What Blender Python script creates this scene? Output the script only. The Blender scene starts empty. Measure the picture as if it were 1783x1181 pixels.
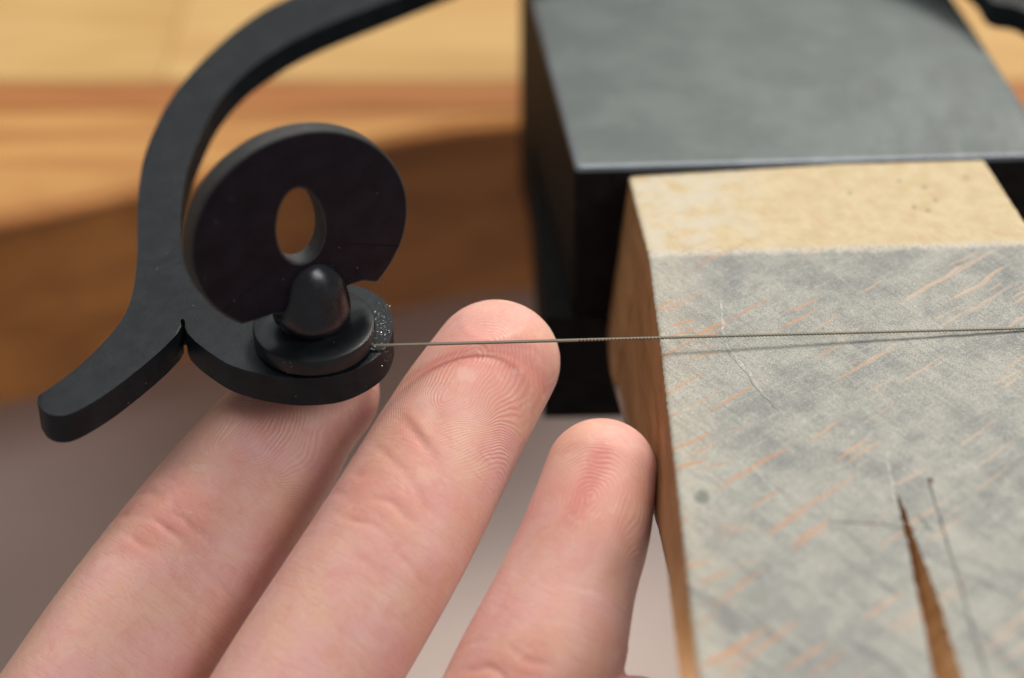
import bpy, bmesh, math, random
import numpy as np
from mathutils import Vector, noise
random.seed(7); rng = np.random.default_rng(7)
R = math.radians
MM = 0.001
# ------------------------------------------------------------------ camera
PITCH, FPX, DIST = R(34.0), 3646.0, 253.0       # camera pitch, focal length (px of a 1783 wide frame), focus distance (mm)
sc = bpy.context.scene
cd = bpy.data.cameras.new('camera'); cam = bpy.data.objects.new('camera', cd); sc.collection.objects.link(cam)
cd.sensor_width = 36; cd.lens = FPX / 1783 * 36; cd.clip_start = 0.01; cd.clip_end = 20
cam.location = (0, -DIST*math.cos(PITCH)*MM, DIST*math.sin(PITCH)*MM)
cam.rotation_euler = (R(90)-PITCH, 0, 0)
cd.dof.use_dof = True; cd.dof.focus_distance = 0.2535; cd.dof.aperture_fstop = (cd.lens) / 7.6
sc.camera = cam
# ------------------------------------------------------------------ light
w = bpy.data.worlds.new('World'); sc.world = w; w.use_nodes = True
w.node_tree.nodes['Background'].inputs[0].default_value = (0.75, 0.74, 0.73, 1)
w.node_tree.nodes['Background'].inputs[1].default_value = 0.34
def area(name, loc, target, sx, sy, power, col):
    l = bpy.data.lights.new(name, 'AREA'); l.shape = 'RECTANGLE'; l.size = sx; l.size_y = sy; l.energy = power; l.color = col
    o = bpy.data.objects.new(name, l); sc.collection.objects.link(o); o.location = loc
    o.rotation_euler = (Vector(target)-Vector(loc)).to_track_quat('-Z', 'Y').to_euler(); return o
area('window_light', (0.50, 0.82, 1.42), (0, 0, 0), 0.46, 0.46, 27, (1.0, 0.94, 0.86))
area('skylight', (-0.35, 0.45, 1.55), (0, 0, 0), 1.6, 1.0, 12, (0.93, 0.97, 1.0))
area('side_window_light', (1.0, -0.75, 1.0), (0, 0, -.03), 0.5, 0.6, 8.5, (0.93, 0.96, 1.0))
sc.view_settings.view_transform = 'Standard'; sc.view_settings.look = 'None'
sc.view_settings.exposure = 0; sc.view_settings.gamma = 1
try: sc.cycles.use_denoising = True
except Exception: pass
# ------------------------------------------------------------------ measuring helpers (mm)
FW = np.array([0, math.cos(PITCH), -math.sin(PITCH)]); UP = np.array([0, math.sin(PITCH), math.cos(PITCH)])
def at(px, py, z=0., sl=0., y0=0.):
    """point of the plane z + sl*(y-y0) seen at a place of the photograph"""
    c = -FW*DIST; d = FW*FPX + np.array([1., 0, 0])*(px-891.5) + UP*(590.5-py)
    t = (z + sl*(c[1]-y0) - c[2])/(d[2]-sl*d[1]); return c + d*t
def scale_at(p): return FPX/((np.array(p)+FW*DIST) @ FW)
def catmull(P, n=8, closed=False):
    P = [np.array(p, float) for p in P]; N = len(P); out = []
    rngi = range(N) if closed else range(N-1)
    for i in rngi:
        if closed: a, b, c, d = P[i-1], P[i], P[(i+1) % N], P[(i+2) % N]
        else: b, c = P[i], P[i+1]; a = P[i-1] if i else 2*b-c; d = P[i+2] if i+2 < N else 2*c-b
        for k in range(n):
            t = k/n; out.append(0.5*((2*b)+(c-a)*t+(2*a-5*b+4*c-d)*t*t+(3*b-a-3*c+d)*t**3))
    if not closed: out.append(P[-1])
    return out
# ------------------------------------------------------------------ object helpers
def tag(o, label=None, cat=None, group=None, kind=None):
    for k, v in (('label', label), ('category', cat), ('group', group), ('kind', kind)):
        if v: o[k] = v
    return o
def empty(name, loc=(0, 0, 0)):
    o = bpy.data.objects.new(name, None); sc.collection.objects.link(o)
    o.location = [c*MM for c in loc]; o.empty_display_size = 0.01; return o
def mesh_obj(name, V, F, mats, parent=None, smooth=False, fmat=None, origin=None):
    V = np.array(V, float)
    o0 = np.array(origin if origin is not None else (0, 0, 0), float)
    me = bpy.data.meshes.new(name); me.from_pydata(((V-o0)*MM).tolist(), [], [list(map(int, f)) for f in F])
    for m in (mats if isinstance(mats, (list, tuple)) else [mats]): me.materials.append(m)
    if fmat is not None: me.polygons.foreach_set('material_index', np.array(fmat, np.int32))
    if smooth: me.polygons.foreach_set('use_smooth', np.ones(len(me.polygons), bool))
    me.update(); o = bpy.data.objects.new(name, me); sc.collection.objects.link(o); o.location = (o0*MM).tolist()
    if parent: adopt(o, parent)
    return o
def adopt(o, parent):
    off = Vector((0, 0, 0)); p = parent
    while p: off += p.location; p = p.parent
    o.parent = parent; o.location = o.location-off
def bevel(o, wd, seg=2, ang=35):
    m = o.modifiers.new('bevel', 'BEVEL'); m.width = wd*MM; m.segments = seg; m.limit_method = 'ANGLE'; m.angle_limit = R(ang)
    m.harden_normals = False; return m
def smooth_angle(o, ang=35):
    me = o.data; bm = bmesh.new(); bm.from_mesh(me)
    for f in bm.faces: f.smooth = True
    for e in bm.edges:
        if len(e.link_faces) == 2 and e.calc_face_angle(0) > R(ang): e.smooth = False
    bm.to_mesh(me); bm.free()
def prism(name, outline, zt, zb, mats, parent=None, origin=None, holes=()):
    """plate from a closed outline; zt/zb are functions (x, y) -> z or numbers"""
    ft = zt if callable(zt) else (lambda x, y: zt); fb = zb if callable(zb) else (lambda x, y: zb)
    bm = bmesh.new(); loops = [outline]+list(holes); alle = []
    for lp in loops:
        vs = [bm.verts.new((p[0], p[1], 0)) for p in lp]
        alle += [bm.edges.new((vs[i], vs[(i+1) % len(vs)])) for i in range(len(vs))]
    bmesh.ops.triangle_fill(bm, use_beauty=True, use_dissolve=False, edges=alle)
    bmesh.ops.recalc_face_normals(bm, faces=bm.faces)
    if sum(f.normal.z*f.calc_area() for f in bm.faces) < 0: bmesh.ops.reverse_faces(bm, faces=bm.faces)
    bm.verts.index_update()
    xy = [(v.co.x, v.co.y) for v in bm.verts]; n = len(xy)
    tri = [[v.index for v in f.verts] for f in bm.faces]
    be = [tuple(v.index for v in e.verts) for e in bm.edges if len(e.link_faces) == 1]
    dirn = {}
    for f in tri:
        for i in range(3): dirn[(f[i], f[(i+1) % 3])] = 1
    bm.free()
    V = [(x, y, ft(x, y)) for x, y in xy]+[(x, y, fb(x, y)) for x, y in xy]
    F = list(tri)+[[i+n for i in f[::-1]] for f in tri]
    for a, b in be:
        if (a, b) not in dirn: a, b = b, a
        F.append([b, a, a+n, b+n])
    return mesh_obj(name, V, F, mats, parent, origin=origin)
def lathe(name, prof, c, mat, parent=None, seg=96, origin=None, tilt=None):
    V, F = [], []
    for r, z in prof:
        for k in range(seg):
            a = 2*math.pi*k/seg; V.append([r*math.cos(a), r*math.sin(a), z])
    V = np.array(V)
    if tilt is not None: V[:, 2] += V[:, 1]*tilt; V[:, 1] -= V[:, 2]*tilt
    V = V+np.array(c)
    for i in range(len(prof)-1):
        for k in range(seg):
            k2 = (k+1) % seg; F.append([i*seg+k, i*seg+k2, (i+1)*seg+k2, (i+1)*seg+k])
    F.append([k for k in range(seg)][::-1]); F.append([(len(prof)-1)*seg+k for k in range(seg)])
    o = mesh_obj(name, V, F, mat, parent, origin=origin); smooth_angle(o, 30); return o
# ------------------------------------------------------------------ node helpers
class NT:
    def __init__(s, name):
        s.m = bpy.data.materials.new(name); s.m.use_nodes = True; s.t = s.m.node_tree; s.n = s.t.nodes
        s.b = s.n['Principled BSDF']; s.out = s.n['Material Output']
        s.co = s.n.new('ShaderNodeTexCoord').outputs['Object']
    def link(s, a, b): s.t.links.new(a, b)
    def set(s, sock, v):
        if isinstance(v, bpy.types.NodeSocket): s.link(v, sock)
        elif v is not None:
            if hasattr(sock.default_value, '__len__') and not hasattr(v, '__len__'): v = (v,)*len(sock.default_value)
            if hasattr(v, '__len__') and len(sock.default_value) == 4 and len(v) == 3: v = tuple(v)+(1,)
            sock.default_value = v
    def math(s, op, a, b=None, c=None, clamp=False):
        n = s.n.new('ShaderNodeMath'); n.operation = op; n.use_clamp = clamp
        for i, v in enumerate((a, b, c)):
            if v is not None: s.set(n.inputs[i], v)
        return n.outputs[0]
    def vmath(s, op, a, b=None):
        n = s.n.new('ShaderNodeVectorMath'); n.operation = op; s.set(n.inputs[0], a)
        if b is not None: s.set(n.inputs[1], b)
        return n.outputs[1] if op in ('LENGTH', 'DOT_PRODUCT', 'DISTANCE') else n.outputs[0]
    def map(s, vec, loc=(0, 0, 0), rot=(0, 0, 0), scl=(1, 1, 1)):
        n = s.n.new('ShaderNodeMapping'); s.set(n.inputs[0], vec)
        n.inputs[1].default_value = loc; n.inputs[2].default_value = rot; n.inputs[3].default_value = scl; return n.outputs[0]
    def noise(s, vec, scale, detail=3, rough=0.5, dist=0, col=False):
        n = s.n.new('ShaderNodeTexNoise'); s.set(n.inputs['Vector'], vec); n.inputs['Scale'].default_value = scale
        n.inputs['Detail'].default_value = detail; n.inputs['Roughness'].default_value = rough; n.inputs['Distortion'].default_value = dist
        return n.outputs['Color' if col else 'Fac']
    def voronoi(s, vec, scale=1, feature='F1'):
        n = s.n.new('ShaderNodeTexVoronoi'); n.feature = feature; s.set(n.inputs['Vector'], vec); n.inputs['Scale'].default_value = scale
        return n.outputs['Distance'], n.outputs['Color']
    def ramp(s, fac, stops, interp='LINEAR'):
        n = s.n.new('ShaderNodeValToRGB'); s.set(n.inputs[0], fac); e = n.color_ramp.elements; n.color_ramp.interpolation = interp
        while len(e) < len(stops): e.new(0.5)
        for i, (p, c) in enumerate(stops):
            e[i].position = p; e[i].color = (c, c, c, 1) if not hasattr(c, '__len__') else tuple(c)+(1,)
        return n.outputs[0]
    def smooth(s, v, lo, hi, a=0., b=1.):
        n = s.n.new('ShaderNodeMapRange'); n.interpolation_type = 'SMOOTHSTEP'; s.set(n.inputs[0], v)
        for i, q in enumerate((lo, hi, a, b)): s.set(n.inputs[i+1], q)
        return n.outputs[0]
    def mix(s, f, a, b, mode='MIX'):
        n = s.n.new('ShaderNodeMix'); n.data_type = 'RGBA'; n.blend_type = mode
        s.set(n.inputs[0], f); s.set(n.inputs[6], a); s.set(n.inputs[7], b); return n.outputs[2]
    def attr(s, name):
        n = s.n.new('ShaderNodeAttribute'); n.attribute_name = name; return n.outputs['Fac']
    def sep(s, v):
        n = s.n.new('ShaderNodeSeparateXYZ'); s.set(n.inputs[0], v); return n.outputs
    def bump(s, h, dist, strength=1., normal=None):
        n = s.n.new('ShaderNodeBump'); s.set(n.inputs['Height'], h); n.inputs['Distance'].default_value = dist
        s.set(n.inputs['Strength'], strength)
        if normal is not None: s.link(normal, n.inputs['Normal'])
        return n.outputs[0]
    def fin(s, col=None, rough=None, metal=None, normal=None, spec=None, **kw):
        for k, v in (('Base Color', col), ('Roughness', rough), ('Metallic', metal), ('Normal', normal), ('Specular IOR Level', spec)):
            if v is not None: s.set(s.b.inputs[k], v)
        for k, v in kw.items(): s.set(s.b.inputs[k.replace('_', ' ')], v)
        return s.m
def mmco(t, s=1000.): return t.vmath('SCALE', t.co) if False else t.map(t.co, scl=(s, s, s))
# ------------------------------------------------------------------ materials
def mat_black(name, base=(.018, .020, .024), rough=.42, dust=.5, metal=0.0, bumpd=.00002, spec=.3):
    t = NT(name); p = mmco(t)
    n1 = t.noise(p, .35, 4, .6); n2 = t.noise(p, 6, 3, .6); n3 = t.noise(p, 1.6, 3)
    d, c = t.voronoi(p, 1.1); cs = t.sep(c)
    spk = t.math('MULTIPLY', t.smooth(d, .05, .09, 1, 0), t.math('GREATER_THAN', cs[0], 1-.12*dust))
    col = t.mix(t.smooth(n1, .3, .7), base, tuple(min(1, b*1.5+.003) for b in base))
    col = t.mix(t.math('MULTIPLY', spk, .8), col, (.35, .34, .32))
    rg = t.math('ADD', t.math('MULTIPLY', n3, .22), rough-.1)
    nb = t.bump(t.math('ADD', n2, t.math('MULTIPLY', n1, 2)), bumpd*6, .35)
    return t.fin(col, rg, metal, nb, spec)
M_frame = mat_black('blackened_steel', (.0048, .0070, .0088), .42, dust=1.3, spec=.2)
M_disc = mat_black('dark_plum_steel', (.0030, .0028, .0070), .45, .8, spec=.15)
M_boss = mat_black('glossy_black_steel', (.003, .003, .006), .27, .1, bumpd=.000004, spec=.55)
M_washer = mat_black('dark_washer_steel', (.007, .009, .010), .32, .5, bumpd=.000008)
M_rim = mat_black('worn_disc_rim', (.022, .022, .021), .5, 1.5, bumpd=.00008, spec=.4)
def mat_steel(name, base, rough, metal, streak=True, mott=1.):
    t = NT(name); p = mmco(t)
    n1 = t.noise(p, .09, 5, .6); n2 = t.noise(t.map(p, scl=(.4, .12, .4)), 1.2, 4, .6); n3 = t.noise(p, 3.5, 3)
    dk = tuple(b*.80 for b in base); col = t.mix(t.smooth(n1, .38, .62), dk, base)
    col = t.mix(t.math('MULTIPLY', t.smooth(n2, .55, .75), .35*mott), col, tuple(b*1.25 for b in base))
    d, c = t.voronoi(p, .16); cs = t.sep(c)
    blot = t.math('MULTIPLY', t.smooth(d, .1, .4, 1, 0), t.math('GREATER_THAN', cs[1], .7))
    col = t.mix(t.math('MULTIPLY', blot, .35*mott), col, tuple(b*.62 for b in base))
    s1 = t.noise(t.map(t.map(p, rot=(0, 0, R(35))), scl=(.06, 3, 1)), 1.6, 3, .6); s2 = t.noise(t.map(t.map(p, rot=(0, 0, R(-50))), scl=(.08, 3, 1)), 1.2, 3, .6)
    col = t.mix(t.math('MULTIPLY', t.math('MAXIMUM', t.smooth(s1, .60, .68), t.smooth(s2, .62, .70)), .30*mott), col, tuple(b*1.5 for b in base))
    rg = t.math('ADD', t.math('MULTIPLY', n2, .2), rough-.1)
    return t.fin(col, rg, metal, t.bump(n3, .00003, .4), .5)
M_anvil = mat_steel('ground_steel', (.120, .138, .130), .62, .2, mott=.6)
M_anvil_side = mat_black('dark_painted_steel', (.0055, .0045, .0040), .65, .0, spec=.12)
M_edge = mat_steel('sky_highlight_steel_edge', (.16, .18, .20), .55, .5)  # chamfer lighter and bluer than the top: sky highlight painted in
def mat_wood(name, light, dark, sc_=(1, 1, 1), rough=.55, grain=1., spec=.35, bump=.00004, bands=.07):
    t = NT(name); p = t.map(mmco(t), scl=sc_)
    lo = t.noise(p, bands, 4, .6, 1.5); fi = t.noise(t.map(p, scl=(1, 4, 4)), 1.1*grain, 4, .65); sp = t.noise(t.map(p, scl=(.35, 3, 3)), 2.6*grain, 3, .6)
    col = t.mix(t.smooth(lo, .35, .66), dark, light)
    col = t.mix(t.math('MULTIPLY', t.smooth(fi, .5, .72), .45), col, tuple(d*.8 for d in dark))
    return t.fin(col, rough, 0, t.bump(sp, bump, .5), spec)
M_wood_side = mat_wood('brown_beech_side_grain', (.42, .215, .09), (.29, .135, .048), (1, .12, .5), .6, 1.4, bands=.25)
M_wood_cut = mat_wood('sawn_slot_wood', (.50, .27, .115), (.33, .15, .05), (.5, .12, .5), .6, 1.4, bands=.4)
M_wood_grey = mat_wood('weathered_grey_brown_underside', (.30, .20, .145), (.16, .10, .07), (1, .1, .5), .7, 1.4, bands=.3)
def mat_pin():
    """worn top of the bench pin: grey with metal grime, orange ray flecks, fine fibres, scratches"""
    t = NT('worn_grimy_beech_top'); p = mmco(t); xyz = t.sep(p)
    big = t.noise(p, .11, 4, .55, .6); mid = t.noise(p, .45, 5, .65); fine = t.noise(p, 5.5, 3, .7); fine2 = t.noise(p, 2.2, 4, .7)
    # grime brushed along a diagonal
    dg = t.map(t.map(p, rot=(0, 0, R(48))), scl=(.16, .9, 1)); smear = t.noise(dg, .55, 4, .6, .5)
    sm2 = t.noise(t.map(t.map(p, rot=(0, 0, R(56))), scl=(.1, 1.2, 1)), .7, 4, .6, .4)
    col = t.mix(t.smooth(t.math('ADD', t.math('MULTIPLY', big, .6), t.math('MULTIPLY', mid, .4)), .36, .62), (.215, .219, .198), (.375, .360, .305))
    warm = t.smooth(t.math('ADD', xyz[0], t.math('MULTIPLY', big, 10)), 22, 32, 1, 0)
    col = t.mix(t.math('MULTIPLY', warm, .5), col, (.56, .49, .37))
    front = t.smooth(xyz[1], -22, -45)
    col = t.mix(t.math('MULTIPLY', t.smooth(smear, .5, .66), t.math('ADD', .16, t.math('MULTIPLY', front, .6))), col, (.150, .152, .145))
    col = t.mix(t.math('MULTIPLY', t.smooth(sm2, .55, .7), .3), col, (.46, .45, .40))
    # fine fibre speckle
    gr = t.noise(t.map(t.map(p, rot=(0, 0, R(52))), scl=(.14, 2.2, 1)), 1.5, 3, .65); col = t.mix(t.math('MULTIPLY', t.smooth(gr, .5, .68), .40), col, (.16, .162, .155))
    gr2 = t.noise(t.map(t.map(p, rot=(0, 0, R(-38))), scl=(.16, 2, 1)), 1.3, 3, .6); col = t.mix(t.math('MULTIPLY', t.smooth(gr2, .54, .68), .25), col, (.52, .51, .46))
    col = t.mix(t.math('MULTIPLY', t.smooth(fine, .50, .66), .7), col, (.12, .125, .125))
    col = t.mix(t.math('MULTIPLY', t.smooth(fine, .30, .45, 1, 0), .5), col, (.68, .66, .60))
    col = t.mix(t.math('MULTIPLY', t.smooth(fine2, .55, .72), .35), col, (.17, .17, .165))
    # bare yellow strip behind the crease
    yy = t.math('ADD', xyz[1], t.math('MULTIPLY', t.math('SUBTRACT', mid, .5), 1.6))
    bare = t.smooth(yy, 17.9, 20.2)
    bcol = t.mix(t.smooth(mid, .35, .65), (.50, .385, .215), (.57, .455, .275))
    bcol = t.mix(t.math('MULTIPLY', t.smooth(t.noise(t.map(t.map(p, rot=(0, 0, R(-28))), scl=(1, .16, 1)), 1.0, 4, .6), .5, .72), .5), bcol, (.50, .31, .17))
    bleft = t.math('MULTIPLY', t.smooth(xyz[0], 24, 38, 1, 0), t.smooth(t.noise(p, .3, 3), .35, .6))
    bcol = t.mix(t.math('MULTIPLY', bleft, .7), bcol, (.55, .50, .40))
    col = t.mix(bare, col, bcol)
    lip = t.math('MULTIPLY', t.smooth(yy, 17.6, 18.6), t.smooth(yy, 19.0, 20.2, 1, 0)); col = t.mix(t.math('MULTIPLY', lip, t.smooth(fine2, .35, .6, 0, .55)), col, (.66, .60, .50))
    glint = t.smooth(t.math('ADD', t.noise(p, 7.5, 2, .6), t.math('MULTIPLY', t.noise(p, .2, 2), .12)), .72, .78)
    # ray flecks: long thin ellipses, one in three cells
    wob = t.vmath('ADD', p, t.vmath('MULTIPLY', t.vmath('SUBTRACT', t.noise(p, .13, 2, .5, 0, True), (.5, .5, .5)), (1.9, 1.9, 0)))
    def flecks(ang, lx, ly, off, keep, rad):
        q = t.map(t.map(wob, rot=(0, 0, R(ang))), loc=off, scl=(1/lx, 1/ly, .001))
        d, c = t.voronoi(q); cs = t.sep(c)
        rr = t.math('ADD', d, t.math('MULTIPLY', t.math('SUBTRACT', t.noise(p, 2.5, 3), .5), .16))
        return t.math('MULTIPLY', t.smooth(rr, rad*.62, rad, 1, 0), t.math('MULTIPLY', t.math('GREATER_THAN', cs[0], 1-keep), t.math('ADD', .45, t.math('MULTIPLY', cs[1], .55))))
    f1 = flecks(-39, 21, 1.15, (.3, .2, 0), .5, .33); f2 = flecks(-36, 12, .9, (5.1, 2.4, 0), .40, .30)
    f3 = t.math('MULTIPLY', flecks(-20, 8, .8, (2.1, 7.4, 0), .5, .31), t.smooth(xyz[0], 22, 30, 1, 0))
    fl = t.math('MAXIMUM', t.math('MAXIMUM', f1, f2), f3)
    fade = t.math('MULTIPLY', t.smooth(xyz[0], 32, 52, .85, .6), t.smooth(xyz[1], 18, 24, 1, .2))
    fcol = t.mix(t.smooth(xyz[0], 30, 50), (.50, .235, .11), (.60, .40, .27))
    col = t.mix(t.math('MULTIPLY', fl, fade), col, fcol)
    # worn-in scratches: dark and light hairlines
    def line(x0, y0, x1, y1, wdt):
        a = np.array([x0, y0, 0.]); b = np.array([x1, y1, 0.]); L = np.linalg.norm(b-a); u = (b-a)/L
        rel = t.vmath('SUBTRACT', wob2, tuple(a)); s = t.vmath('DOT_PRODUCT', rel, tuple(u)); h = t.vmath('DOT_PRODUCT', rel, (float(-u[1]), float(u[0]), 0.))
        inside = t.math('MULTIPLY', t.smooth(s, 0, .8), t.smooth(s, L-.8, L, 1, 0))
        return t.math('MULTIPLY', t.smooth(t.math('ABSOLUTE', h), wdt*.4, wdt, 1, 0), inside)
    wob2 = t.vmath('ADD', p, t.vmath('MULTIPLY', t.vmath('SUBTRACT', t.noise(p, .5, 2, .5, 0, True), (.5, .5, .5)), (.9, .9, 0)))
    def L(a, b, wd):
        A = at(*a); B = at(*b); return line(A[0], A[1], B[0], B[1], wd)
    dk = t.math('MAXIMUM', t.math('MAXIMUM', L((1617, 800), (1755, 1175), .13), t.math('MULTIPLY', L((1265, 600), (1360, 700), .10), .5)), t.math('MAXIMUM', L((1440, 865), (1640, 885), .09), L((1600, 855), (1632, 888), .12)))
    col = t.mix(t.math('MULTIPLY', dk, .75), col, (.05, .045, .04))
    li = t.math('MAXIMUM', t.math('MAXIMUM', L((1255, 520), (1262, 585), .2), L((1262, 585), (1345, 680), .12)), t.math('MAXIMUM', L((1300, 765), (1385, 850), .12), L((1545, 755), (1568, 860), .2)))
    col = t.mix(t.math('MULTIPLY', t.math('MULTIPLY', li, t.smooth(fine2, .4, .6)), .4), col, (.74, .73, .68))
    col = t.mix(t.math('MULTIPLY', glint, .6), col, (.85, .85, .82))
    # round spots
    def spot(px, py, r, wob_=.5):
        A = at(px, py); return t.smooth(t.math('ADD', t.vmath('LENGTH', t.vmath('MULTIPLY', t.vmath('SUBTRACT', wob2, (float(A[0]), float(A[1]), 0.)), (1, .75, 0))), 0), r*.6, r*1.15, 1, 0)
    sp = None
    for q in ((1590, 380), (1612, 386), (1627, 368), (1608, 345), (1563, 333), (1477, 352), (1680, 330)):
        s_ = spot(q[0], q[1], .42); sp = s_ if sp is None else t.math('MAXIMUM', sp, s_)
    col = t.mix(t.math('MULTIPLY', sp, .6), col, (.20, .17, .12))
    col = t.mix(t.math('MULTIPLY', spot(1226, 824, .95), .75), col, (.125, .14, .115))
    col = t.mix(t.math('MULTIPLY', spot(1624, 806, .36), .8), col, (.10, .035, .02))
    h = t.math('ADD', t.math('MULTIPLY', fine, .6), t.math('ADD', t.math('MULTIPLY', mid, 1.2), t.math('MULTIPLY', dk, -1.0)))
    return t.fin(col, t.mix(glint, (.6,)*3, (.2,)*3), 0, t.bump(h, .00016, .8), .35)
M_pin = mat_pin()
def mat_stave(name, light, dark, seed):
    t = NT(name); p = t.map(mmco(t), loc=(seed*37., seed*11., 0)); 
    lo = t.noise(t.map(p, scl=(.16, 1, 1)), .10, 4, .55, .4); fi = t.noise(t.map(p, scl=(.08, 1, 1)), .9, 4, .6)
    col = t.mix(t.smooth(lo, .36, .64), dark, light); col = t.mix(t.math('MULTIPLY', t.smooth(fi, .48, .75), .3), col, dark)
    return t.fin(col, .42, 0, t.bump(fi, .0001, .3), .4)
def mat_sheet():
    t = NT('soft_taupe_hide'); p = mmco(t); n = t.noise(p, .012, 3, .5); n2 = t.noise(p, .5, 4, .6)
    col = t.mix(t.smooth(n, .35, .65), (.70, .55, .48), (.82, .67, .59))
    col = t.mix(t.math('MULTIPLY', n2, .15), col, (.3, .22, .18)); return t.fin(col, .8, 0, t.bump(n2, .0003, .3), .2)
# ------------------------------------------------------------------ bench (beyond the pin, lower)
ZB = -38.
def bench():
    e = empty('workbench', (0, 150, ZB)); tag(e, 'golden wooden workbench with a curved front edge, blurred behind the saw and the steel block', 'workbench')
    e.location = (0, .15, ZB*MM)
    cur = [(-420, 40), (-260, 52), (-150, 70)]+[tuple(at(x, y, ZB)[:2]) for x, y in ((0, 390), (240, 337), (480, 290), (700, 243), (910, 215))]+[(40, 128), (95, 118), (170, 96), (280, 60), (420, 40)]
    cx = np.array([c[0] for c in catmull(cur, 10)]); cy = np.array([c[1] for c in catmull(cur, 10)])
    front = lambda x: float(np.interp(x, cx, cy))
    T = 36.
    def board(x0, x1, fy0, fy1, mat, dz=0., name='stave'):
        n = max(4, int((x1-x0)/6)); xs = np.linspace(x0, x1, n+1); V = []; F = []
        for x in xs:
            a, b = fy0(x), fy1(x); c = .7
            V += [(x, a, ZB-T), (x, a, ZB-c+dz), (x, a+c, ZB+dz), (x, b-c*.5, ZB+dz), (x, b, ZB-c*.5+dz), (x, b, ZB-T)]
        for i in range(n):
            for k in range(6):
                k2 = (k+1) % 6; F.append([i*6+k, (i+1)*6+k, (i+1)*6+k2, i*6+k2][::-1])
        F.append(list(range(6))[::-1]); F.append([n*6+k for k in range(6)])
        return mesh_obj(name, V, F, mat, e, origin=((x0+x1)/2, (fy0(x0)+fy1(x0))/2, ZB))
    A = mat_stave('golden_orange_wood', (.50, .255, .075), (.37, .155, .042), 1)
    B = mat_stave('pale_golden_wood', (.52, .33, .125), (.45, .26, .085), 2)
    C = mat_stave('warm_yellow_wood', (.54, .34, .13), (.47, .27, .095), 3)
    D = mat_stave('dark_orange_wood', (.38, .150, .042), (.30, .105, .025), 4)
    E = mat_stave('shaded_brown_edge', (.40, .155, .032), (.27, .095, .018), 5)  # shade of the bench front put into a darker brown
    g = .15
    yj = 131.
    board(-420, 420, lambda x: front(x)+3, lambda x: max(front(x)+4.5, yj), A)
    board(-420, 420, front, lambda x: front(x)+2.9, E, -.25, 'shaded_edge_strip')  # thin strip added along the front to carry the shaded colour
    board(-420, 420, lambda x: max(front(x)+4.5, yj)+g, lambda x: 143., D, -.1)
    board(-420, -66, lambda x: 143.+g, lambda x: 190., B); board(-65.7, 420, lambda x: 143.+g, lambda x: 190., C, .12)
    board(-420, 30, lambda x: 190.+g, lambda x: 236., C); board(30.3, 420, lambda x: 190.+g, lambda x: 236., B, .1)
    board(-420, 420, lambda x: 236.+g, lambda x: 420., A)
bench()
def sheet():
    V, F = [], []; nx, ny = 50, 40
    for j in range(ny+1):
        for i in range(nx+1):
            x = -400+800*i/nx; y = 14+300*j/ny; s = (y+10)/420
            q = max(0., 150-y); z = -74-1.05*q+.0038*q*q*(1 if q < 138 else 0)+(0 if q < 138 else .0038*138*138-.0*q)+2.5*noise.noise(Vector((x*.012, y*.02, 3)))*4
            V.append((x, y, z))
    for j in range(ny):
        for i in range(nx): a = j*(nx+1)+i; F.append([a, a+1, a+nx+2, a+nx+1])
    o = mesh_obj('catch_skin', V, F, mat_sheet(), smooth=True, origin=(0, 120, -120))
    m = o.modifiers.new('thickness', 'SOLIDIFY'); m.thickness = .002; m.offset = -1
    tag(o, 'taupe leather-like sheet hanging below the workbench, far out of focus behind the fingers', 'catch skin')
sheet()
# ------------------------------------------------------------------ steel block
def block():
    A = 2.0; P = lambda x, y: at(x, y, A)
    FL = P(1001, 292); fr = P(1783, 271); bl = P(925, 0); r1, r2 = P(1665, 0), P(1783, 180)
    def isect(p, d, q, e_):
        M = np.array([[d[0], -e_[0]], [d[1], -e_[1]]]); s = np.linalg.solve(M, (q-p)[:2]); return p+d*s[0]
    FR = isect(FL, fr-FL, r1, r2-r1); BL = FL+(bl-FL)/np.linalg.norm(bl-FL)*71; BR = FR+(r1-r2)/np.linalg.norm(r1-r2)*70
    e = empty('steel_bench_block', tuple((FL+FR)/2+np.array([0, 0, -42.]))); tag(e, 'grey steel block with a flat worn top holding the wooden pin under its front edge', 'bench block')
    base = [FL, FR, BR, BL]; ctr = sum(base)/4
    def ring(z, grow): 
        out = []
        for i in range(4):
            p = base[i]; a = base[i-1]-p; b = base[(i+1) % 4]-p; a = a/np.linalg.norm(a); b = b/np.linalg.norm(b)
            rr = 1.1; corner = p+grow*(-(a+b))
            for k in range(7):
                t = k/6; q = (1-t)**2*(corner+a*rr)+2*t*(1-t)*corner+t*t*(corner+b*rr); out.append((q[0], q[1], z))
        return out
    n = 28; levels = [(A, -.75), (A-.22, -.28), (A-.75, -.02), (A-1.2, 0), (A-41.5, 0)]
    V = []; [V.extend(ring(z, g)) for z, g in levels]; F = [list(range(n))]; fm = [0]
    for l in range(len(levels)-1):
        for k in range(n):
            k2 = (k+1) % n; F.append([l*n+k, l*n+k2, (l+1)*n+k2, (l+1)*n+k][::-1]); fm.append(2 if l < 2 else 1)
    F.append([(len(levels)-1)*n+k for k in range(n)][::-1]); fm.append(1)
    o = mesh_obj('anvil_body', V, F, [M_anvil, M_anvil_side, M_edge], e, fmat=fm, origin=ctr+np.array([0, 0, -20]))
    if o.data.polygons[0].normal.z < 0: o.data.flip_normals()
    smooth_angle(o, 25)
    # wider clamp plate low on the block
    x0 = at(946, 735, -41)[0]; z1 = A-41.6; y0 = FL[1]-.6
    pl = [(x0, y0), (FR[0]+3, y0+2), (BR[0]+3, FL[1]+50), (x0-1.5, FL[1]+50)]
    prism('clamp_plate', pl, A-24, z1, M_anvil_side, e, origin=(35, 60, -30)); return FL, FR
FL, FR = block()
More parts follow.
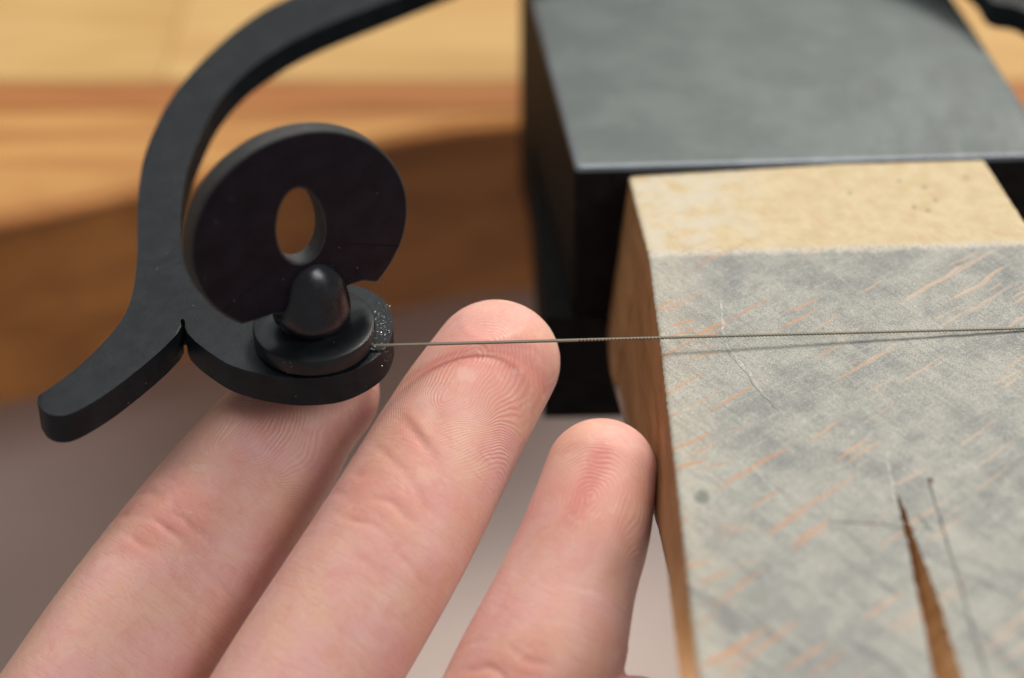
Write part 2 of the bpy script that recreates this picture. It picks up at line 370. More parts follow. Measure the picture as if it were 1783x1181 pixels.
# ------------------------------------------------------------------ bench pin
SX = 1.4/44
YC = 19.0
def pin_top(x, y):
    g = -1.15+SX*(x-18)
    s = math.tan(R(5.0)); d = YC-y
    soft = .5*(d+math.sqrt(d*d+.8))            # rounded crease
    return g+s*YC-s*soft-max(0., (-y-30))*.02
def on_pin(px, py):
    p = at(px, py, -1)
    for _ in range(6): p = at(px, py, pin_top(p[0], p[1]))
    return p
def pin():
    Le = [on_pin(x, y) for x, y in ((1093, 297), (1104, 345), (1118, 400), (1130, 447), (1139, 520), (1150, 600), (1160, 690), (1172, 790), (1183, 880), (1196, 1000), (1207, 1100), (1216, 1181))]
    ly = [p[1] for p in Le]; lx = [p[0] for p in Le]
    Re = [on_pin(1723, 292), on_pin(1783, 374)]; rs = (Re[1][0]-Re[0][0])/(Re[1][1]-Re[0][1])
    YB, YF = 40.6, -92.
    lyy = np.array(ly[::-1]); lxx = np.array(lx[::-1]); sl = (lxx[0]-lxx[1])/(lyy[0]-lyy[1])
    left = lambda y: float(np.interp(y, lyy, lxx)) if y > lyy[0] else float(lxx[0]+sl*.2*(y-lyy[0]))
    right = lambda y: Re[0][0]+rs*.8*(y-Re[0][1])
    bot = [at(x, y, -25, -17/116, 41) for x, y in ((1057, 565), (1062, 640), (1082, 735), (1110, 830), (1135, 930), (1152, 1040), (1166, 1181))]
    by = np.array([b[1] for b in bot])[::-1]; bx = np.array([b[0] for b in bot])[::-1]
    bl = lambda y: float(np.interp(y, by, bx))
    bz = lambda y: -25-(17/116)*(y-41)
    # slot
    SLl = [on_pin(x, y) for x, y in ((1558, 848), (1567, 890), (1581, 950), (1598, 1040), (1613, 1110), (1626, 1181))]
    SLr = [on_pin(x, y) for x, y in ((1558, 848), (1577, 890), (1599, 950), (1633, 1040), (1655, 1110), (1676, 1181))]
    f = lambda S: (np.array([p[1] for p in S])[::-1], np.array([p[0] for p in S])[::-1])
    ay, ax = f(SLl); cy_, cx_ = f(SLr); yt = SLl[0][1]
    def slot(y, ys, xs):
        if y <= ys[0]: return float(xs[0]+(xs[1]-xs[0])/(ys[1]-ys[0])*(y-ys[0]))
        return float(np.interp(y, ys, xs))
    ys = np.concatenate([np.linspace(YB, yt, 150), np.linspace(yt, YF, 150)[1:]])
    nL, nR = 110, 60; V = []; F = []; fm = []
    def wig(y, s, a=.12): return a*noise.noise(Vector((y*1.7, s, 0)))+a*.6*noise.noise(Vector((y*5, s, 4)))
    rows = []
    for y in ys:
        inside = y < yt
        xl = left(y)+wig(y, 1, .16); xa = slot(y, ay, ax)+(wig(y, 5, .3)+.14*noise.noise(Vector((y*11, 5, 1))) if inside else 0); xb = slot(y, cy_, cx_)+(wig(y, 9, .35)+.16*noise.noise(Vector((y*9, 3, 1))) if inside else 0); xr = right(y)+wig(y, 13)
        if not inside: xb = xa
        row = []
        # graded columns, first two make the softened arris
        u = np.concatenate([[0, .12, .35], np.linspace(.8, xa-xl, nL-2)])
        for k, q in enumerate(u): row.append((xl+q, k))
        u2 = np.concatenate([np.linspace(0, xr-xb-.8, nR-2), [xr-xb-.35, xr-xb-.12, xr-xb]])
        row2 = [(xb+q, k) for k, q in enumerate(u2)]
        r_ = []
        for x, k in row:
            z = pin_top(x, y)+.05*noise.noise(Vector((x*.6, y*.6, 1)))+.03*noise.noise(Vector((x*2.3, y*2.3, 2)))
            z -= {0: .32, 1: .13, 2: .03}.get(k, 0)
            r_.append(len(V)); V.append((x, y, z))
        r2 = []
        nn = len(row2)
        for x, k in row2:
            z = pin_top(x, y)+.05*noise.noise(Vector((x*.6, y*.6, 1)))+.03*noise.noise(Vector((x*2.3, y*2.3, 2)))
            z -= {nn-1: .32, nn-2: .13, nn-3: .03}.get(k, 0)
            if not inside and k == 0: r2.append(r_[-1]); continue
            r2.append(len(V)); V.append((x, y, z))
        rows.append((y, r_, r2, inside))
    for (y0, a0, b0, i0), (y1, a1, b1, i1) in zip(rows, rows[1:]):
        for A_, B_ in ((a0, a1), (b0, b1)):
            for k in range(len(A_)-1): F.append([A_[k], B_[k], B_[k+1], A_[k+1]]); fm.append(0)
    # walls: left side (two bands: upright face, then a greyer chamfer), right side, slot walls, front, back
    def col(x0, y, z0, x1, z1, n=8, tag_=0):
        ids = []
        for k in range(1, n+1):
            s = k/n; ids.append(len(V)); V.append((x0+(x1-x0)*s+.05*noise.noise(Vector((y*.9, z0+(z1-z0)*s, tag_))), y, z0+(z1-z0)*s))
        return ids
    Lc = []; Rc = []; Sa = []; Sb = []; Bc = []
    for y, a, b, ins in rows:
        v0 = V[a[0]]; xb_ = bl(y); zb_ = bz(y); k = max(0., min(1., (22-y)/50)); zz = zb_+(5.0*k); 
        up = [a[0]]+col(v0[0], y, v0[2], v0[0]+(xb_-v0[0])*(.8 if k > 0 else 1.), zz, 8, 1)
        dn = [up[-1]]+col(V[up[-1]][0], y, zz, xb_+k*1.2, zb_-.01, 2, 1)
        Lc.append((up, dn)); v1 = V[b[-1]]; Rc.append([b[-1]]+col(v1[0], y, v1[2], v1[0], zb_, 4, 2))
        va, vb = V[a[-1]], V[b[0]]
        Sa.append([a[-1]]+col(va[0], y, va[2], va[0]+(.1 if ins else 0), zb_, 10, 3)); Sb.append([b[0]]+col(vb[0], y, vb[2], va[0]+(vb[0]-va[0])*.04, max(zb_, vb[2]-3.6), 10, 5) if ins else None)
    def strip(C, flip, m):
        for p, q in zip(C, C[1:]):
            if p is None or q is None: continue
            for k in range(len(p)-1):
                fc = [p[k], p[k+1], q[k+1], q[k]]; F.append(fc[::-1] if flip else fc); fm.append(m)
    strip([u for u, d in Lc], False, 1); strip([d for u, d in Lc], False, 2); strip(Rc, True, 1)
    # slot walls start at the tip row
    it = next(i for i, r in enumerate(rows) if r[3])-1
    Sb[it] = Sa[it]
    strip(Sa[it:], True, 1); strip(Sb[it:], False, 3)
    # underside and the two ends
    for i in range(len(rows)-1):
        ins = i >= it
        F.append([Lc[i][1][-1], Sa[i][-1], Sa[i+1][-1], Lc[i+1][1][-1]]); fm.append(1)
        sb0 = Sb[i][-1] if ins else Sa[i][-1]; sb1 = Sb[i+1][-1] if (ins or i+1 >= it) and Sb[i+1] else Sa[i+1][-1]
        F.append([sb0, Rc[i][-1], Rc[i+1][-1], sb1]); fm.append(1)
    o = mesh_obj('bench_pin', V, F, [M_pin, M_wood_side, M_wood_grey, M_wood_cut], smooth=False, fmat=fm, origin=(0, 0, 0))
    bm = bmesh.new(); bm.from_mesh(o.data); bmesh.ops.recalc_face_normals(bm, faces=bm.faces)
    for f in bm.faces: f.smooth = True
    for e_ in bm.edges:
        if len(e_.link_faces) == 2 and e_.link_faces[0].material_index != e_.link_faces[1].material_index: e_.smooth = False
    bm.to_mesh(o.data); bm.free()
    tag(o, 'wooden bench pin, its top stained grey with orange flecks and a sawn slot, sides brown', 'bench pin')
    return o
pin()
# ------------------------------------------------------------------ fret saw
T6 = math.tan(R(6.0)); W = at(549, 592)
fz = lambda x, y: T6*(y-W[1])
def onf(px, py, h=0.): 
    return at(px, py, h, T6, W[1])
def saw():
    e = empty('fret_saw', (W[0], W[1], -4)); tag(e, 'black fret saw with a curved flat frame and a thin blade, resting on the fingertips', 'saw')
    outer = [onf(*p) for p in ((720, -92), (600, -45), (493, 0), (433, 35), (382, 77), (335, 124), (297, 172), (270, 223), (250, 276), (241, 333), (239, 390), (239, 444), (232, 505), (216, 550), (184, 592), (131, 643), (66, 690))]
    tail = [onf(*p) for p in ((65, 700), (78, 717), (101, 724), (131, 717), (184, 686), (236, 647), (280, 610), (308, 582))]
    cusp = [onf(*p) for p in ((316, 568), (314, 558), (318, 555), (322, 559), (322, 570))]
    lobe = [onf(*p) for p in ((327, 581), (348, 601), (394, 632), (437, 647), (481, 656), (530, 660), (590, 654), (638, 634), (669, 609), (683, 580), (683, 553), (672, 527), (647, 507), (612, 496), (570, 489), (520, 488), (460, 492), (400, 492), (352, 482))]
    inner = [onf(*p) for p in ((326, 450), (315, 400), (317, 345), (328, 290), (348, 239), (374, 188), (412, 141), (460, 102), (518, 67), (582, 38), (646, 13))]
    def xy(L): return [p[:2] for p in L]
    topo = [(8, 112), (30, 113), (50, 109), (68, 98), (84, 78), (97, 50), (104, 20), (112, 6), (110, -7), (98, -8), (93, 0), (96, 9)]
    topi = [(97, 20), (91, 45), (80, 66), (70, 76.5), (60, 88), (46, 97), (26, 100), (6, 98)]
    tipi = onf(1738, 0); tipj = onf(1790, 22)
    topi = [(97, 20), (91, 43), (83, 59)]+[(tipj[0], tipj[1]), (tipi[0]-1, tipi[1]-.5)]+[(70, 85), (61, 98), (47, 105), (30, 106), (13, 101), (-2, 91)]
    topo = [(6, 111), (30, 119), (54, 116), (70, 103), (80, 87), (92, 68), (100, 45), (105, 20), (112, 6), (110, -7), (98, -8), (93, 0), (96, 9)]
    left_o = catmull(xy(tail)[::-1][:0]+xy(outer)[::-1], 6)
    tl = catmull(xy(tail), 5); cs = catmull(xy(cusp), 3); lb = catmull(xy(lobe)+xy(inner)+topi[::-1], 5)
    rt = catmull(topo[::-1], 6)
    poly = tl+cs+lb+rt[0:]+catmull([topo[0]]+xy(outer), 6)[1:]
    out = [poly[0]]
    for p in poly[1:]:
        if np.linalg.norm(np.array(p)-out[-1]) > .12: out.append(np.array(p))
    fr = prism('frame', [(float(p[0]), float(p[1])) for p in out], lambda x, y: fz(x, y), lambda x, y: fz(x, y)-3.9, M_frame, e, origin=(W[0], W[1], 0))
    fr.data.materials.append(M_rim); bevel(fr, .2, 2, 40).material = 1; m = fr.modifiers.new('wn', 'WEIGHTED_NORMAL'); m.keep_sharp = True
    for f in fr.data.polygons: f.use_smooth = True
    # washer: thin recess under it, rounded rim
    r = 7.35
    prof = [(r-1.1, 0.02), (r-1.1, .45), (r-.3, .5), (r-.02, .62), (r, .8), (r, 2.35), (r-.12, 2.62), (r-.4, 2.74), (5.2, 2.78), (4.6, 2.75), (.3, 2.75)]
    lathe('clamp_washer', prof, (W[0], W[1], 0), M_washer, e, origin=(W[0], W[1], 1), tilt=T6)
    # thumb screw: collar, acorn-like boss, upright slotted disc
    ts = empty('thumb_screw', (W[0], W[1], 2.7)); adopt(ts, e)
    o = lathe('boss', [(3.7, 2.6), (3.75, 3.1), (3.9, 3.3), (4.45, 3.8), (4.72, 4.8), (4.55, 6.0), (4.1, 7.3), (3.75, 8.6), (3.4, 9.8), (2.8, 10.9), (2.05, 11.7), (1.25, 12.2), (.5, 12.42), (.1, 12.45)], (W[0], W[1], 0), M_boss, ts, origin=(W[0], W[1], 3), tilt=T6)
    for v in o.data.vertices:       # filed facets, slightly irregular
        c = v.co*1000; a = math.atan2(c.y, c.x); k = 1+.05*math.cos(3*a+.6)*min(1, max(0, c.z/6))+.07*noise.noise(Vector((c.x*.25, c.y*.25, c.z*.25)))
        if c.z > 1.5: v.co.x *= k; v.co.y *= k
    # disc, in its own upright plane through the screw axis
    psi = R(31); hx = np.array([math.cos(psi), math.sin(psi), 0]); nn = np.array([math.sin(psi), -math.cos(psi), 0]); up = np.array([-.03, -T6*1.3, 1.])
    Rd, ch = 13.8, 17.1
    rim = []
    for k in range(97):
        a = R(-50)+R(280)*k/96; rim.append((Rd*math.cos(a), Rd*1.0*math.sin(a)))
    rim += [(-7.0, -10.6), (-5.0, -10.5), (-3.6, -11.0), (-3.2, -12.2), (3.2, -12.2), (3.8, -10.2), (5.2, -9.7), (7.0, -9.7)]
    hole = []
    for k in range(48):
        a = 2*math.pi*k/48; hh = 2.9*math.cos(a)*(1-.1*math.sin(a)); vv = 5.3*math.sin(a); hole.append((hh-.1, vv+1.0))
    bm = bmesh.new(); al = []
    for lp in (rim, hole):
        vs = [bm.verts.new((p[0], p[1], 0)) for p in lp]; al += [bm.edges.new((vs[i], vs[(i+1) % len(vs)])) for i in range(len(vs))]
    bmesh.ops.triangle_fill(bm, use_beauty=True, edges=al)
    g = bmesh.ops.extrude_face_region(bm, geom=list(bm.faces))
    for v in [q for q in g['geom'] if isinstance(q, bmesh.types.BMVert)]: v.co.z = 2.6
    bmesh.ops.recalc_face_normals(bm, faces=bm.faces)
    C0 = np.array([W[0]-.5, W[1], 0])
    for v in bm.verts:
        p = C0+hx*v.co.x+up*(ch+v.co.y)-nn*(v.co.z-1.3); v.co = Vector(p-np.array([W[0], W[1], ch]))*MM
    me = bpy.data.meshes.new('thumb_disc'); bm.to_mesh(me); bm.free(); me.materials.append(M_disc); me.materials.append(M_rim)
    for f in me.polygons: f.material_index = int(abs(f.normal.dot(Vector(nn))) < .6)
    d = bpy.data.objects.new('thumb_disc', me); sc.collection.objects.link(d); d.location = (W[0]*MM, W[1]*MM, ch*MM); adopt(d, ts)
    for f in me.polygons: f.use_smooth = f.material_index == 1
    bevel(d, .3, 2, 40).material = 1; m = d.modifiers.new('wn', 'WEIGHTED_NORMAL')
    # blade: back edge plain, teeth toward the viewer from about a third of the way in view
    a = onf(640, 602, .45); b = onf(1783, 571.5, .45); dd = (b-a)/np.linalg.norm(b-a); nrm = np.array([dd[1], -dd[0], 0]); nrm /= np.linalg.norm(nrm)
    xs0 = np.linalg.norm(onf(1005, 592, .45)-a); L = 124.; pitch = .43; V = []; F = []; t = 0.; th = .2; wb = .37
    back, frontp = [], []
    frontp.append((0, wb)); frontp.append((xs0, wb)); s = xs0
    while s < L:
        frontp += [(s+pitch*.30, wb+.0), (s+pitch*.42, wb-.15), (s+pitch*.72, wb-.15), (s+pitch*.98, wb+.02)]; s += pitch
    def pt(s, wv, z): q = a+dd*s+nrm*wv; return (q[0], q[1], q[2]+z-T6*0)
    n = len(frontp)
    for (s, wv) in frontp:
        V += [pt(s, -.02, th), pt(s, wv, th), pt(s, wv, 0), pt(s, -.02, 0)]
    for i in range(n-1):
        for k in range(4): k2 = (k+1) % 4; F.append([i*4+k, i*4+k2, (i+1)*4+k2, (i+1)*4+k])
    F.append([3, 2, 1, 0]); F.append([(n-1)*4+k for k in range(4)])
    t_ = NT('bluish_blade_steel'); p_ = mmco(t_); nz = t_.noise(t_.map(p_, scl=(.2, 2, 2)), 2, 3)
    mb = t_.fin((.21, .19, .15), .38, .8)
    o = mesh_obj('blade', V, F, mb, e, origin=a)
    bm = bmesh.new(); bm.from_mesh(o.data); bmesh.ops.recalc_face_normals(bm, faces=bm.faces); bm.to_mesh(o.data); bm.free()
    return a, dd
BA, BD = saw()
# ------------------------------------------------------------------ the hand
FING = {   # name: (px, py, axis z, full width px in the photo)
 'index':  [(559, 690, -12.0, 210), (495, 757, -15.6, 248), (384, 905, -22, 294), (250, 1093, -30.5, 322)],
 'middle': [(862, 634, -6.6, 228), (795, 742, -10.4, 250), (680, 948, -18, 280), (537, 1181, -28, 300)],
 'ring':   [(1047, 826, -11.2, 196), (1022, 925, -15., 222), (992, 1010, -18.6, 240), (930, 1181, -26, 292)],
}
def hand():
    skel = {}
    for nme, st in FING.items():
        P, Rr = [], []
        for px, py, z, wd in st:
            p = at(px, py, z); P.append(p); Rr.append(wd/2/scale_at(p))
        L_ = {'index': 30, 'middle': 34, 'ring': 36}[nme]; dv = P[-1]-P[-2]; dv /= np.linalg.norm(dv)
        if nme == 'ring': dv = dv+np.array([-.12, 0, 0])
        P += [P[-1]+dv*L_*.5, P[-1]+dv*L_]; Rr += [Rr[-1]*.98, 10.4]
        skel[nme] = (P, Rr)
    kI, kM, kR = skel['index'][0][-1], skel['middle'][0][-1], skel['ring'][0][-1]; kL = kR+np.array([19, -9, -6.])
    lp = at(1103, 1262, -29)
    skel['little'] = ([lp, lp+np.array([-.2, -2.6, -3.]), lp+(kL-lp)*.3, lp+(kL-lp)*.6, kL], [5.6, 6.2, 7.2, 8, 9])
    pd = np.array([-.12, -.72, -.68]); pd /= np.linalg.norm(pd); wr = (kM+kR)/2+pd*88
    skel['thumb'] = ([kI+np.array([-46, -6, 6.]), kI+np.array([-43, -14, 2.]), kI+np.array([-34, -32, -12.]), kI+np.array([-20, -50, -30.]), kI+pd*72], [6, 8.6, 9.8, 11.5, 13])
    palm = [([k, k+pd*30, (k+pd*62)*.75+wr*.25], [10.5, 13.5, 15]) for k in (kI, kM, kR, kL)]+[([wr-pd*28, wr, wr+pd*60], [20, 21, 22]), ([wr-pd*28+np.array([-12, 0, 0]), wr+np.array([-10, 0, 0]), wr+pd*60+np.array([-10, 0, 0])], [20, 20, 21])]
    V, F = [], []
    def tube(P, Rr, cap=True, flat=1.):
        sm = catmull([np.append(p, r) for p, r in zip(P, Rr)], 8)
        pts = [s[:3] for s in sm]; rs = [s[3] for s in sm]
        # rounded tip: hemi-ellipsoid rings added in front of the first point
        t0 = (pts[0]-pts[1]); t0 /= np.linalg.norm(t0); k = len(pts)
        pre_p, pre_r = [], []
        for a in np.linspace(R(88), R(12), 8): pre_p.append(pts[0]+t0*rs[0]*.98*math.sin(a)); pre_r.append(rs[0]*math.cos(a)**.92)
        pts = pre_p+pts; rs = pre_r+rs; n = 48; base = len(V)
        for i, (p, r) in enumerate(zip(pts, rs)):
            t = pts[min(i+1, len(pts)-1)]-pts[max(i-1, 0)]; t = t/np.linalg.norm(t)
            lat = np.cross(t, [0, 0, 1.]); lat /= np.linalg.norm(lat); upv = np.cross(lat, t)
            for k in range(n):
                a = 2*math.pi*k/n; V.append(p+lat*r*math.cos(a)+upv*r*.93*flat*math.sin(a)*(1.0 if math.sin(a) > 0 else .95))
        m = len(pts)
        for i in range(m-1):
            for k in range(n): k2 = (k+1) % n; F.append([base+i*n+k, base+i*n+k2, base+(i+1)*n+k2, base+(i+1)*n+k])
        F.append([base+k for k in range(n)][::-1]); F.append([base+(m-1)*n+k for k in range(n)])
    for nme, (P, Rr) in skel.items(): tube(P, Rr)
    for P, Rr in palm: tube(P, Rr)
    me = bpy.data.meshes.new('hand_raw'); me.from_pydata([tuple(v*MM) for v in map(np.array, V)], [], F); tmp = bpy.data.objects.new('hand_raw', me); sc.collection.objects.link(tmp)
    bm = bmesh.new(); bm.from_mesh(me); bmesh.ops.recalc_face_normals(bm, faces=bm.faces); bm.to_mesh(me); bm.free()
    r = tmp.modifiers.new('r', 'REMESH'); r.mode = 'VOXEL'; r.voxel_size = .00042; r.use_smooth_shade = True
    s = tmp.modifiers.new('s', 'SMOOTH'); s.iterations = 3; s.factor = .5
    dg = bpy.context.evaluated_depsgraph_get(); me2 = bpy.data.meshes.new_from_object(tmp.evaluated_get(dg)); bpy.data.objects.remove(tmp)
    N = len(me2.vertices); co = np.empty(N*3); me2.vertices.foreach_get('co', co); co = co.reshape(-1, 3)*1000
    # local coordinates on each finger
    for q in FING:
        P = skel[q][0]; print(q, 'S at stations', np.round(skel[q][1][0]*.98+np.cumsum([0]+[np.linalg.norm(b-a) for a, b in zip(P, P[1:])]), 1))
    best = np.full(N, 1e9); S = np.zeros(N); U = np.zeros(N); Hh = np.zeros(N); RR = np.ones(N); fid = np.zeros(N, int)
    Wt, Sa, Ua, Ha, Ra = (np.full((4, N), 1e-300) for _ in range(5))
    for i, nme in enumerate(('index', 'middle', 'ring', 'little')):
        P, Rr = skel[nme]; sm = catmull([np.append(p, r_) for p, r_ in zip(P, Rr)], 6); tip = sm[0][3]*.98; acc = 0.
        for a, b in zip(sm, sm[1:]):
            d = b[:3]-a[:3]; L = np.linalg.norm(d); u = d/L; rel = co-a[:3]; t = rel @ u
            tc = np.clip(t, 0 if acc > 0 else -sm[0][3]*.6, L); q = a[:3]+tc[:, None]*u; df = co-q; rad = a[3]+(b[3]-a[3])*np.clip(tc/L, 0, 1)
            dist = np.linalg.norm(df, axis=1)/rad
            lat = np.cross(u, [0, 0, 1.]); lat /= np.linalg.norm(lat); lat = -lat    # lat points to +x side
            msk = dist < best; best[msk] = dist[msk]; fid[msk] = i
            wgt = np.exp(-9*np.minimum(dist, 30)); Wt[i] += wgt; Sa[i] += wgt*(tip+acc+tc); Ua[i] += wgt*(df @ lat); Ha[i] += wgt*df[:, 2]/rad; Ra[i] += wgt*rad
            acc += L
    ar = np.arange(N); S, U, Hh, RR = (q[fid, ar]/Wt[fid, ar] for q in (Sa, Ua, Ha, Ra))
    # -------- shape details: creases, pad fullness, the groove under the blade
    disp = np.zeros(N); blush = np.zeros(N); pale = np.zeros(N); phase = np.zeros(N); amp = np.zeros(N)
    g = lambda x, m, s_: np.exp(-.5*((x-m)/s_)**2)
    topm = np.clip((Hh+.15)/.5, 0, 1)
    wob = np.array([noise.noise(Vector((float(c[0])*.25, float(c[1])*.25, 0))) for c in co]) if N < 900000 else np.zeros(N)
    CR = {0: [(31.0, .35, .55, .10), (33.6, .42, .5, .14), (36.2, .25, .45, .18), (28.5, .14, .5, .12)], 1: [(33.5, .30, .5, .12), (36.3, .25, .45, .18), (30.8, .16, .5, .15), (39.5, .12, .6, .1)],
          2: [(31.5, .22, .5, .1), (34.5, .42, .5, .12), (37, .25, .5, .12), (22.5, .07, .4, .1)], 3: [(20, .2, .5, .1)]}
    for i, cl in CR.items():
        m = fid == i
        for s0, dep, sg, curv in cl:
            sc_ = s0+curv*(U**2)/6+wob*1.2
            fall = np.clip(1-(np.abs(U)/RR/.95)**4, 0, 1)*(.55+.45*np.sin(U*.7+s0*3))
            disp -= m*dep*.5*g(S, sc_, sg*.5)*fall*topm; disp += m*dep*.12*g(S, sc_+.9, .6)*fall*topm
            blush += m*.30*g(S, sc_, 1.5)*topm*fall*dep/.3
    for i, (c0, w0) in {0: (15, 8), 1: (15, 8), 2: (12, 6.5), 3: (9, 5)}.items():
        m = fid == i; disp += m*.3*g(S, c0, w0)*topm*g(U, 0, 5)           # full pad
        blush += m*.50*g(S, c0-1, w0*1.0)*g(U, 0, 5.5)+m*.42*g(S, 31.5 if i < 2 else 33, 4.5)*g(U, 1, 4.5)*topm
    blush += .30*wob
    # groove where the blade presses into the middle fingertip
    rel = co-BA; sB = rel @ BD; nb = np.array([BD[1], -BD[0], 0]); nb /= np.linalg.norm(nb); hB = rel @ nb
    m = (fid == 1)*(Hh > .1); clear = np.maximum(0, (co[:, 2]+disp)-(BA[2]-.12)) 
    disp -= m*np.minimum(clear, 2)*np.exp(-.5*(hB/3.5)**2)
    disp -= m*.30*g(hB, .5, .6)*g(sB, 12.5, 5.5); blush += m*1.3*g(hB, .9, .7)*g(sB, 11.5, 5)+m*.45*g(hB, 1.5, 3)*g(sB, 18, 5)
    # short dents in the pads
    m = fid == 2; dl = g(U+(S-12)*.16, .2, .8)*g(S, 12.5, 3.4); disp -= m*.30*dl*topm; blush += m*.85*g(U+(S-12)*.16, .2, 1.1)*g(S, 12, 3.8)*topm
    m = fid == 1; dl = g(S-(U-1)*.55, 25.0, .5)*g(U, .5, 2.2); disp -= m*.22*dl; blush += m*.55*g(S-(U-1)*.55, 25.4, .9)*g(U, .5, 2.6); disp += m*.1*g(S-(U-1)*.55, 24.0, .6)*g(U, .5, 2)
    dl = g(S-U*.4, 29.0, .45)*g(U, -1, 3); disp -= m*.12*dl
    # -------- friction ridges: arches round the tip, running down both flanks, a loop in the middle
    core = {0: (17., 0.), 1: (13.5, 1.2), 2: (13., .8), 3: (10., 0.)}
    for i, (c0, u0) in core.items():
        m = fid == i; du = (U-u0)+.4*wob; ds = np.maximum(c0-S, 0); below = np.maximum(S-c0, 0)
        # flank ridges converge toward the axis below the core
        ph = np.sqrt((du*np.where(du > 0, 1.0, .95)*(1+.012*below))**2+ds**2*1.02+.3)
        lower = 1/(1+np.exp(-(below-7.5+np.abs(du)*.35)*1.2)); ph2 = ph*(1-.0*lower)+lower*below*.55
        phase = np.where(m, ph2+wob*.4, phase)
        amp = np.where(m, np.clip((27-S)/5, .10, 1)*np.clip((Hh+.35)/.35, 0, 1), amp)
    nrm = np.empty(N*3); me2.vertices.foreach_get('normal', nrm) if False else None
    nn = np.array([v.normal[:] for v in me2.vertices])
    co2 = co+nn*(disp*np.clip(best < 1.5, 0, 1))[:, None]
    # index pad flattened by the frame that lies on it
    lim = T6*(co2[:, 1]-W[1])-3.95; msk = (co2[:, 2] > lim)*(fid == 0)*(S < 26)*(((co2[:, 0]-W[0])/10.5)**2+((co2[:, 1]-W[1]+1)/9)**2 < 1.4); co2[:, 2] = np.where(msk, lim, co2[:, 2])
    me2.vertices.foreach_set('co', (co2*MM).ravel())
    for nme, arr in (('phase', phase), ('amp', amp), ('blush', np.clip(blush, 0, 1.5)), ('along', S), ('across', U)):
        at_ = me2.attributes.new(nme, 'FLOAT', 'POINT'); at_.data.foreach_set('value', arr.astype(np.float32))
    me2.update(); me2.materials.clear(); me2.name = 'hand'
    t = NT('skin'); p = mmco(t); ph = t.attr('phase'); am = t.attr('amp'); bl = t.attr('blush')
    n1 = t.noise(p, .12, 4, .55); n2 = t.noise(p, 1.4, 4, .6); n3 = t.noise(p, 5, 3, .6); n4 = t.noise(p, .4, 3, .6)
    phn = t.math('ADD', ph, t.math('MULTIPLY', t.noise(p, .16, 2, .5), 2.2))
    sn = t.math('SINE', t.math('MULTIPLY', phn, 2*math.pi/.43)); brk = t.math('MULTIPLY', t.smooth(n2, .28, .52), t.smooth(t.noise(p, .3, 3), .3, .6, .25, 1))
    ridge = t.math('MULTIPLY', t.math('MULTIPLY', sn, am), brk)
    base = t.mix(t.smooth(n1, .35, .65), (.73, .425, .315), (.73, .405, .360))
    col = t.mix(t.math('MULTIPLY', bl, .85, clamp=True), base, (.62, .225, .175))
    col = t.mix(t.math('MULTIPLY', t.smooth(n2, .52, .75), .22), col, (.80, .55, .46))
    col = t.mix(t.math('MULTIPLY', t.smooth(ridge, -.2, .9), .10), col, (.86, .62, .54))
    cmb = t.n.new('ShaderNodeCombineXYZ'); t.link(t.attr('along'), cmb.inputs[0]); t.link(t.attr('across'), cmb.inputs[1]); q = cmb.outputs[0]
    fl1 = t.noise(t.map(q, scl=(1.9, .22, 1)), 1.2, 4, .65, .6); fl2 = t.noise(t.map(t.map(q, rot=(0, 0, R(28))), scl=(1.6, .2, 1)), 1., 3, .6, .5)
    lines = t.math('ADD', t.smooth(fl1, .52, .60), t.math('MULTIPLY', t.smooth(fl2, .56, .62), .7))
    lines = t.math('MULTIPLY', lines, t.smooth(t.attr('along'), 14, 26, .15, 1))
    pores = t.math('MULTIPLY', t.smooth(t.voronoi(p, 2.3)[0], .10, .24, 1, 0), .5)
    mott = t.noise(p, .33, 4, .6, .8)
    col = t.mix(t.math('MULTIPLY', t.smooth(mott, .48, .68), .30), col, (.66, .27, .21))
    col = t.mix(t.math('MULTIPLY', t.smooth(mott, .30, .46, 1, 0), .28), col, (.80, .56, .44))
    col = t.mix(t.math('MULTIPLY', lines, .12), col, (.62, .27, .20))
    col = t.mix(t.math('MULTIPLY', pores, .18), col, (.85, .66, .58))
    h = t.math('ADD', t.math('ADD', t.math('MULTIPLY', lines, -.24), t.math('MULTIPLY', ridge, .46)), t.math('ADD', t.math('MULTIPLY', n3, .22), t.math('MULTIPLY', n2, .5)))
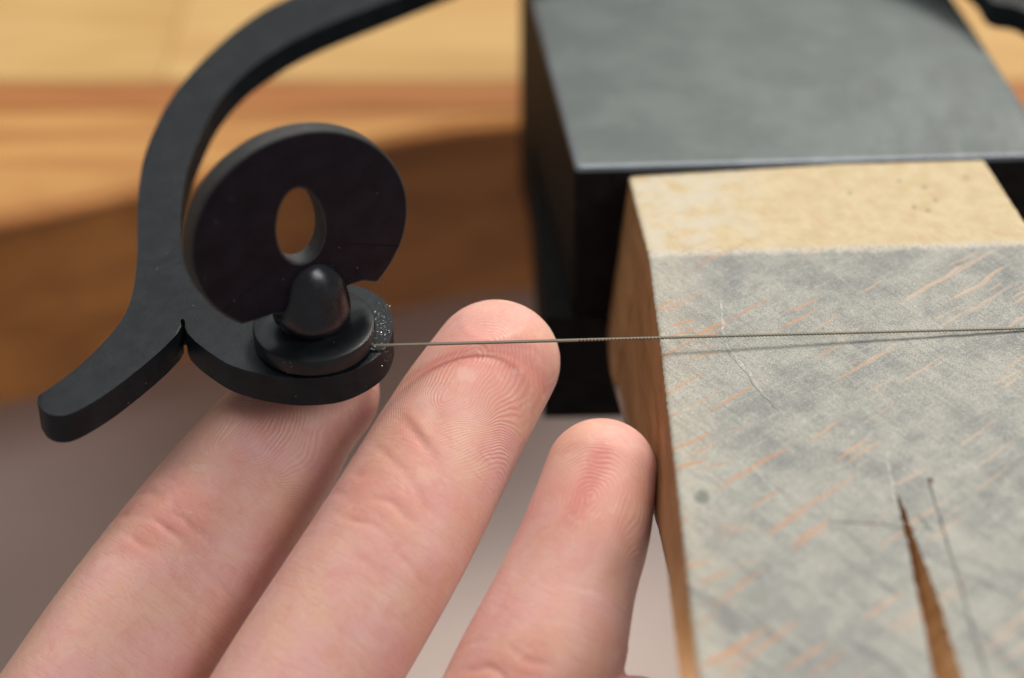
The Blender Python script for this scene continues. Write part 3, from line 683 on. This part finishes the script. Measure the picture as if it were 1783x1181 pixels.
    t.fin(col, t.math('ADD', .40, t.math('MULTIPLY', n3, .16)), 0, t.bump(h, .00010, .5), .42, Subsurface_Weight=.55, Subsurface_Radius=(1.0, .32, .16), Subsurface_Scale=.0024)
    me2.materials.append(t.m)
    e = empty('person', (-36, -110, -50)); tag(e, 'bare left hand reaching in palm up, three fingers under the black saw and blade', 'person')
    o = bpy.data.objects.new('hand', me2); sc.collection.objects.link(o); adopt(o, e)
    return N
print('hand verts', hand())
# ------------------------------------------------------------------ metal filings lying on the clamp and the pin
def filings():
    V, F = [], []
    def flake(p, s):
        b = len(V); a = rng.uniform(0, 6.28); 
        q = np.array([[math.cos(a), math.sin(a), 0], [-math.sin(a)*.6, math.cos(a)*.6, 0], [-math.cos(a), -math.sin(a), 0], [math.sin(a)*.6, -math.cos(a)*.6, 0], [0, 0, .7]])*s
        q += rng.normal(0, .18*s, q.shape)
        for v in q: V.append(np.array(p)+v+np.array([0, 0, .15*s]))
        F.extend([[b, b+1, b+4], [b+1, b+2, b+4], [b+2, b+3, b+4], [b+3, b, b+4]])
    for _ in range(120):
        px, py = rng.normal(664, 11), rng.normal(570, 30)
        if px > 681: continue
        p = onf(px, py)
        if (p[0]-W[0])**2+(p[1]-W[1])**2 < 7.4**2: p = onf(px, py, 2.8); 
        flake(p, .05+.13*rng.random()**2.5)
    for _ in range(60):
        px, py = rng.uniform(90, 680), rng.uniform(470, 700); p = onf(px, py)
        d = (p[0]-W[0])**2+(p[1]-W[1])**2
        if d < 7.2**2: flake(onf(px, py, 2.8), rng.uniform(.03, .06))
    for _ in range(420):
        x, y = rng.uniform(19, 64), rng.uniform(-48, 17)
        if rng.random() < .6: x, y = rng.normal(40, 9), rng.normal(-6, 9)
        if x < 19.5 or (x > 43 and y < -24 and x < 54): continue
        flake((x, y, pin_top(x, y)), .03+.09*rng.random()**3)
    t = NT('bright_metal_filing'); m = t.fin((.85, .85, .83), .3, .9)
    o = mesh_obj('metal_filings', V, F, m, origin=(0, 0, 0)); tag(o, 'tiny bright metal filings scattered over the saw clamp and the grey pin', 'filings', kind='stuff')
filings()
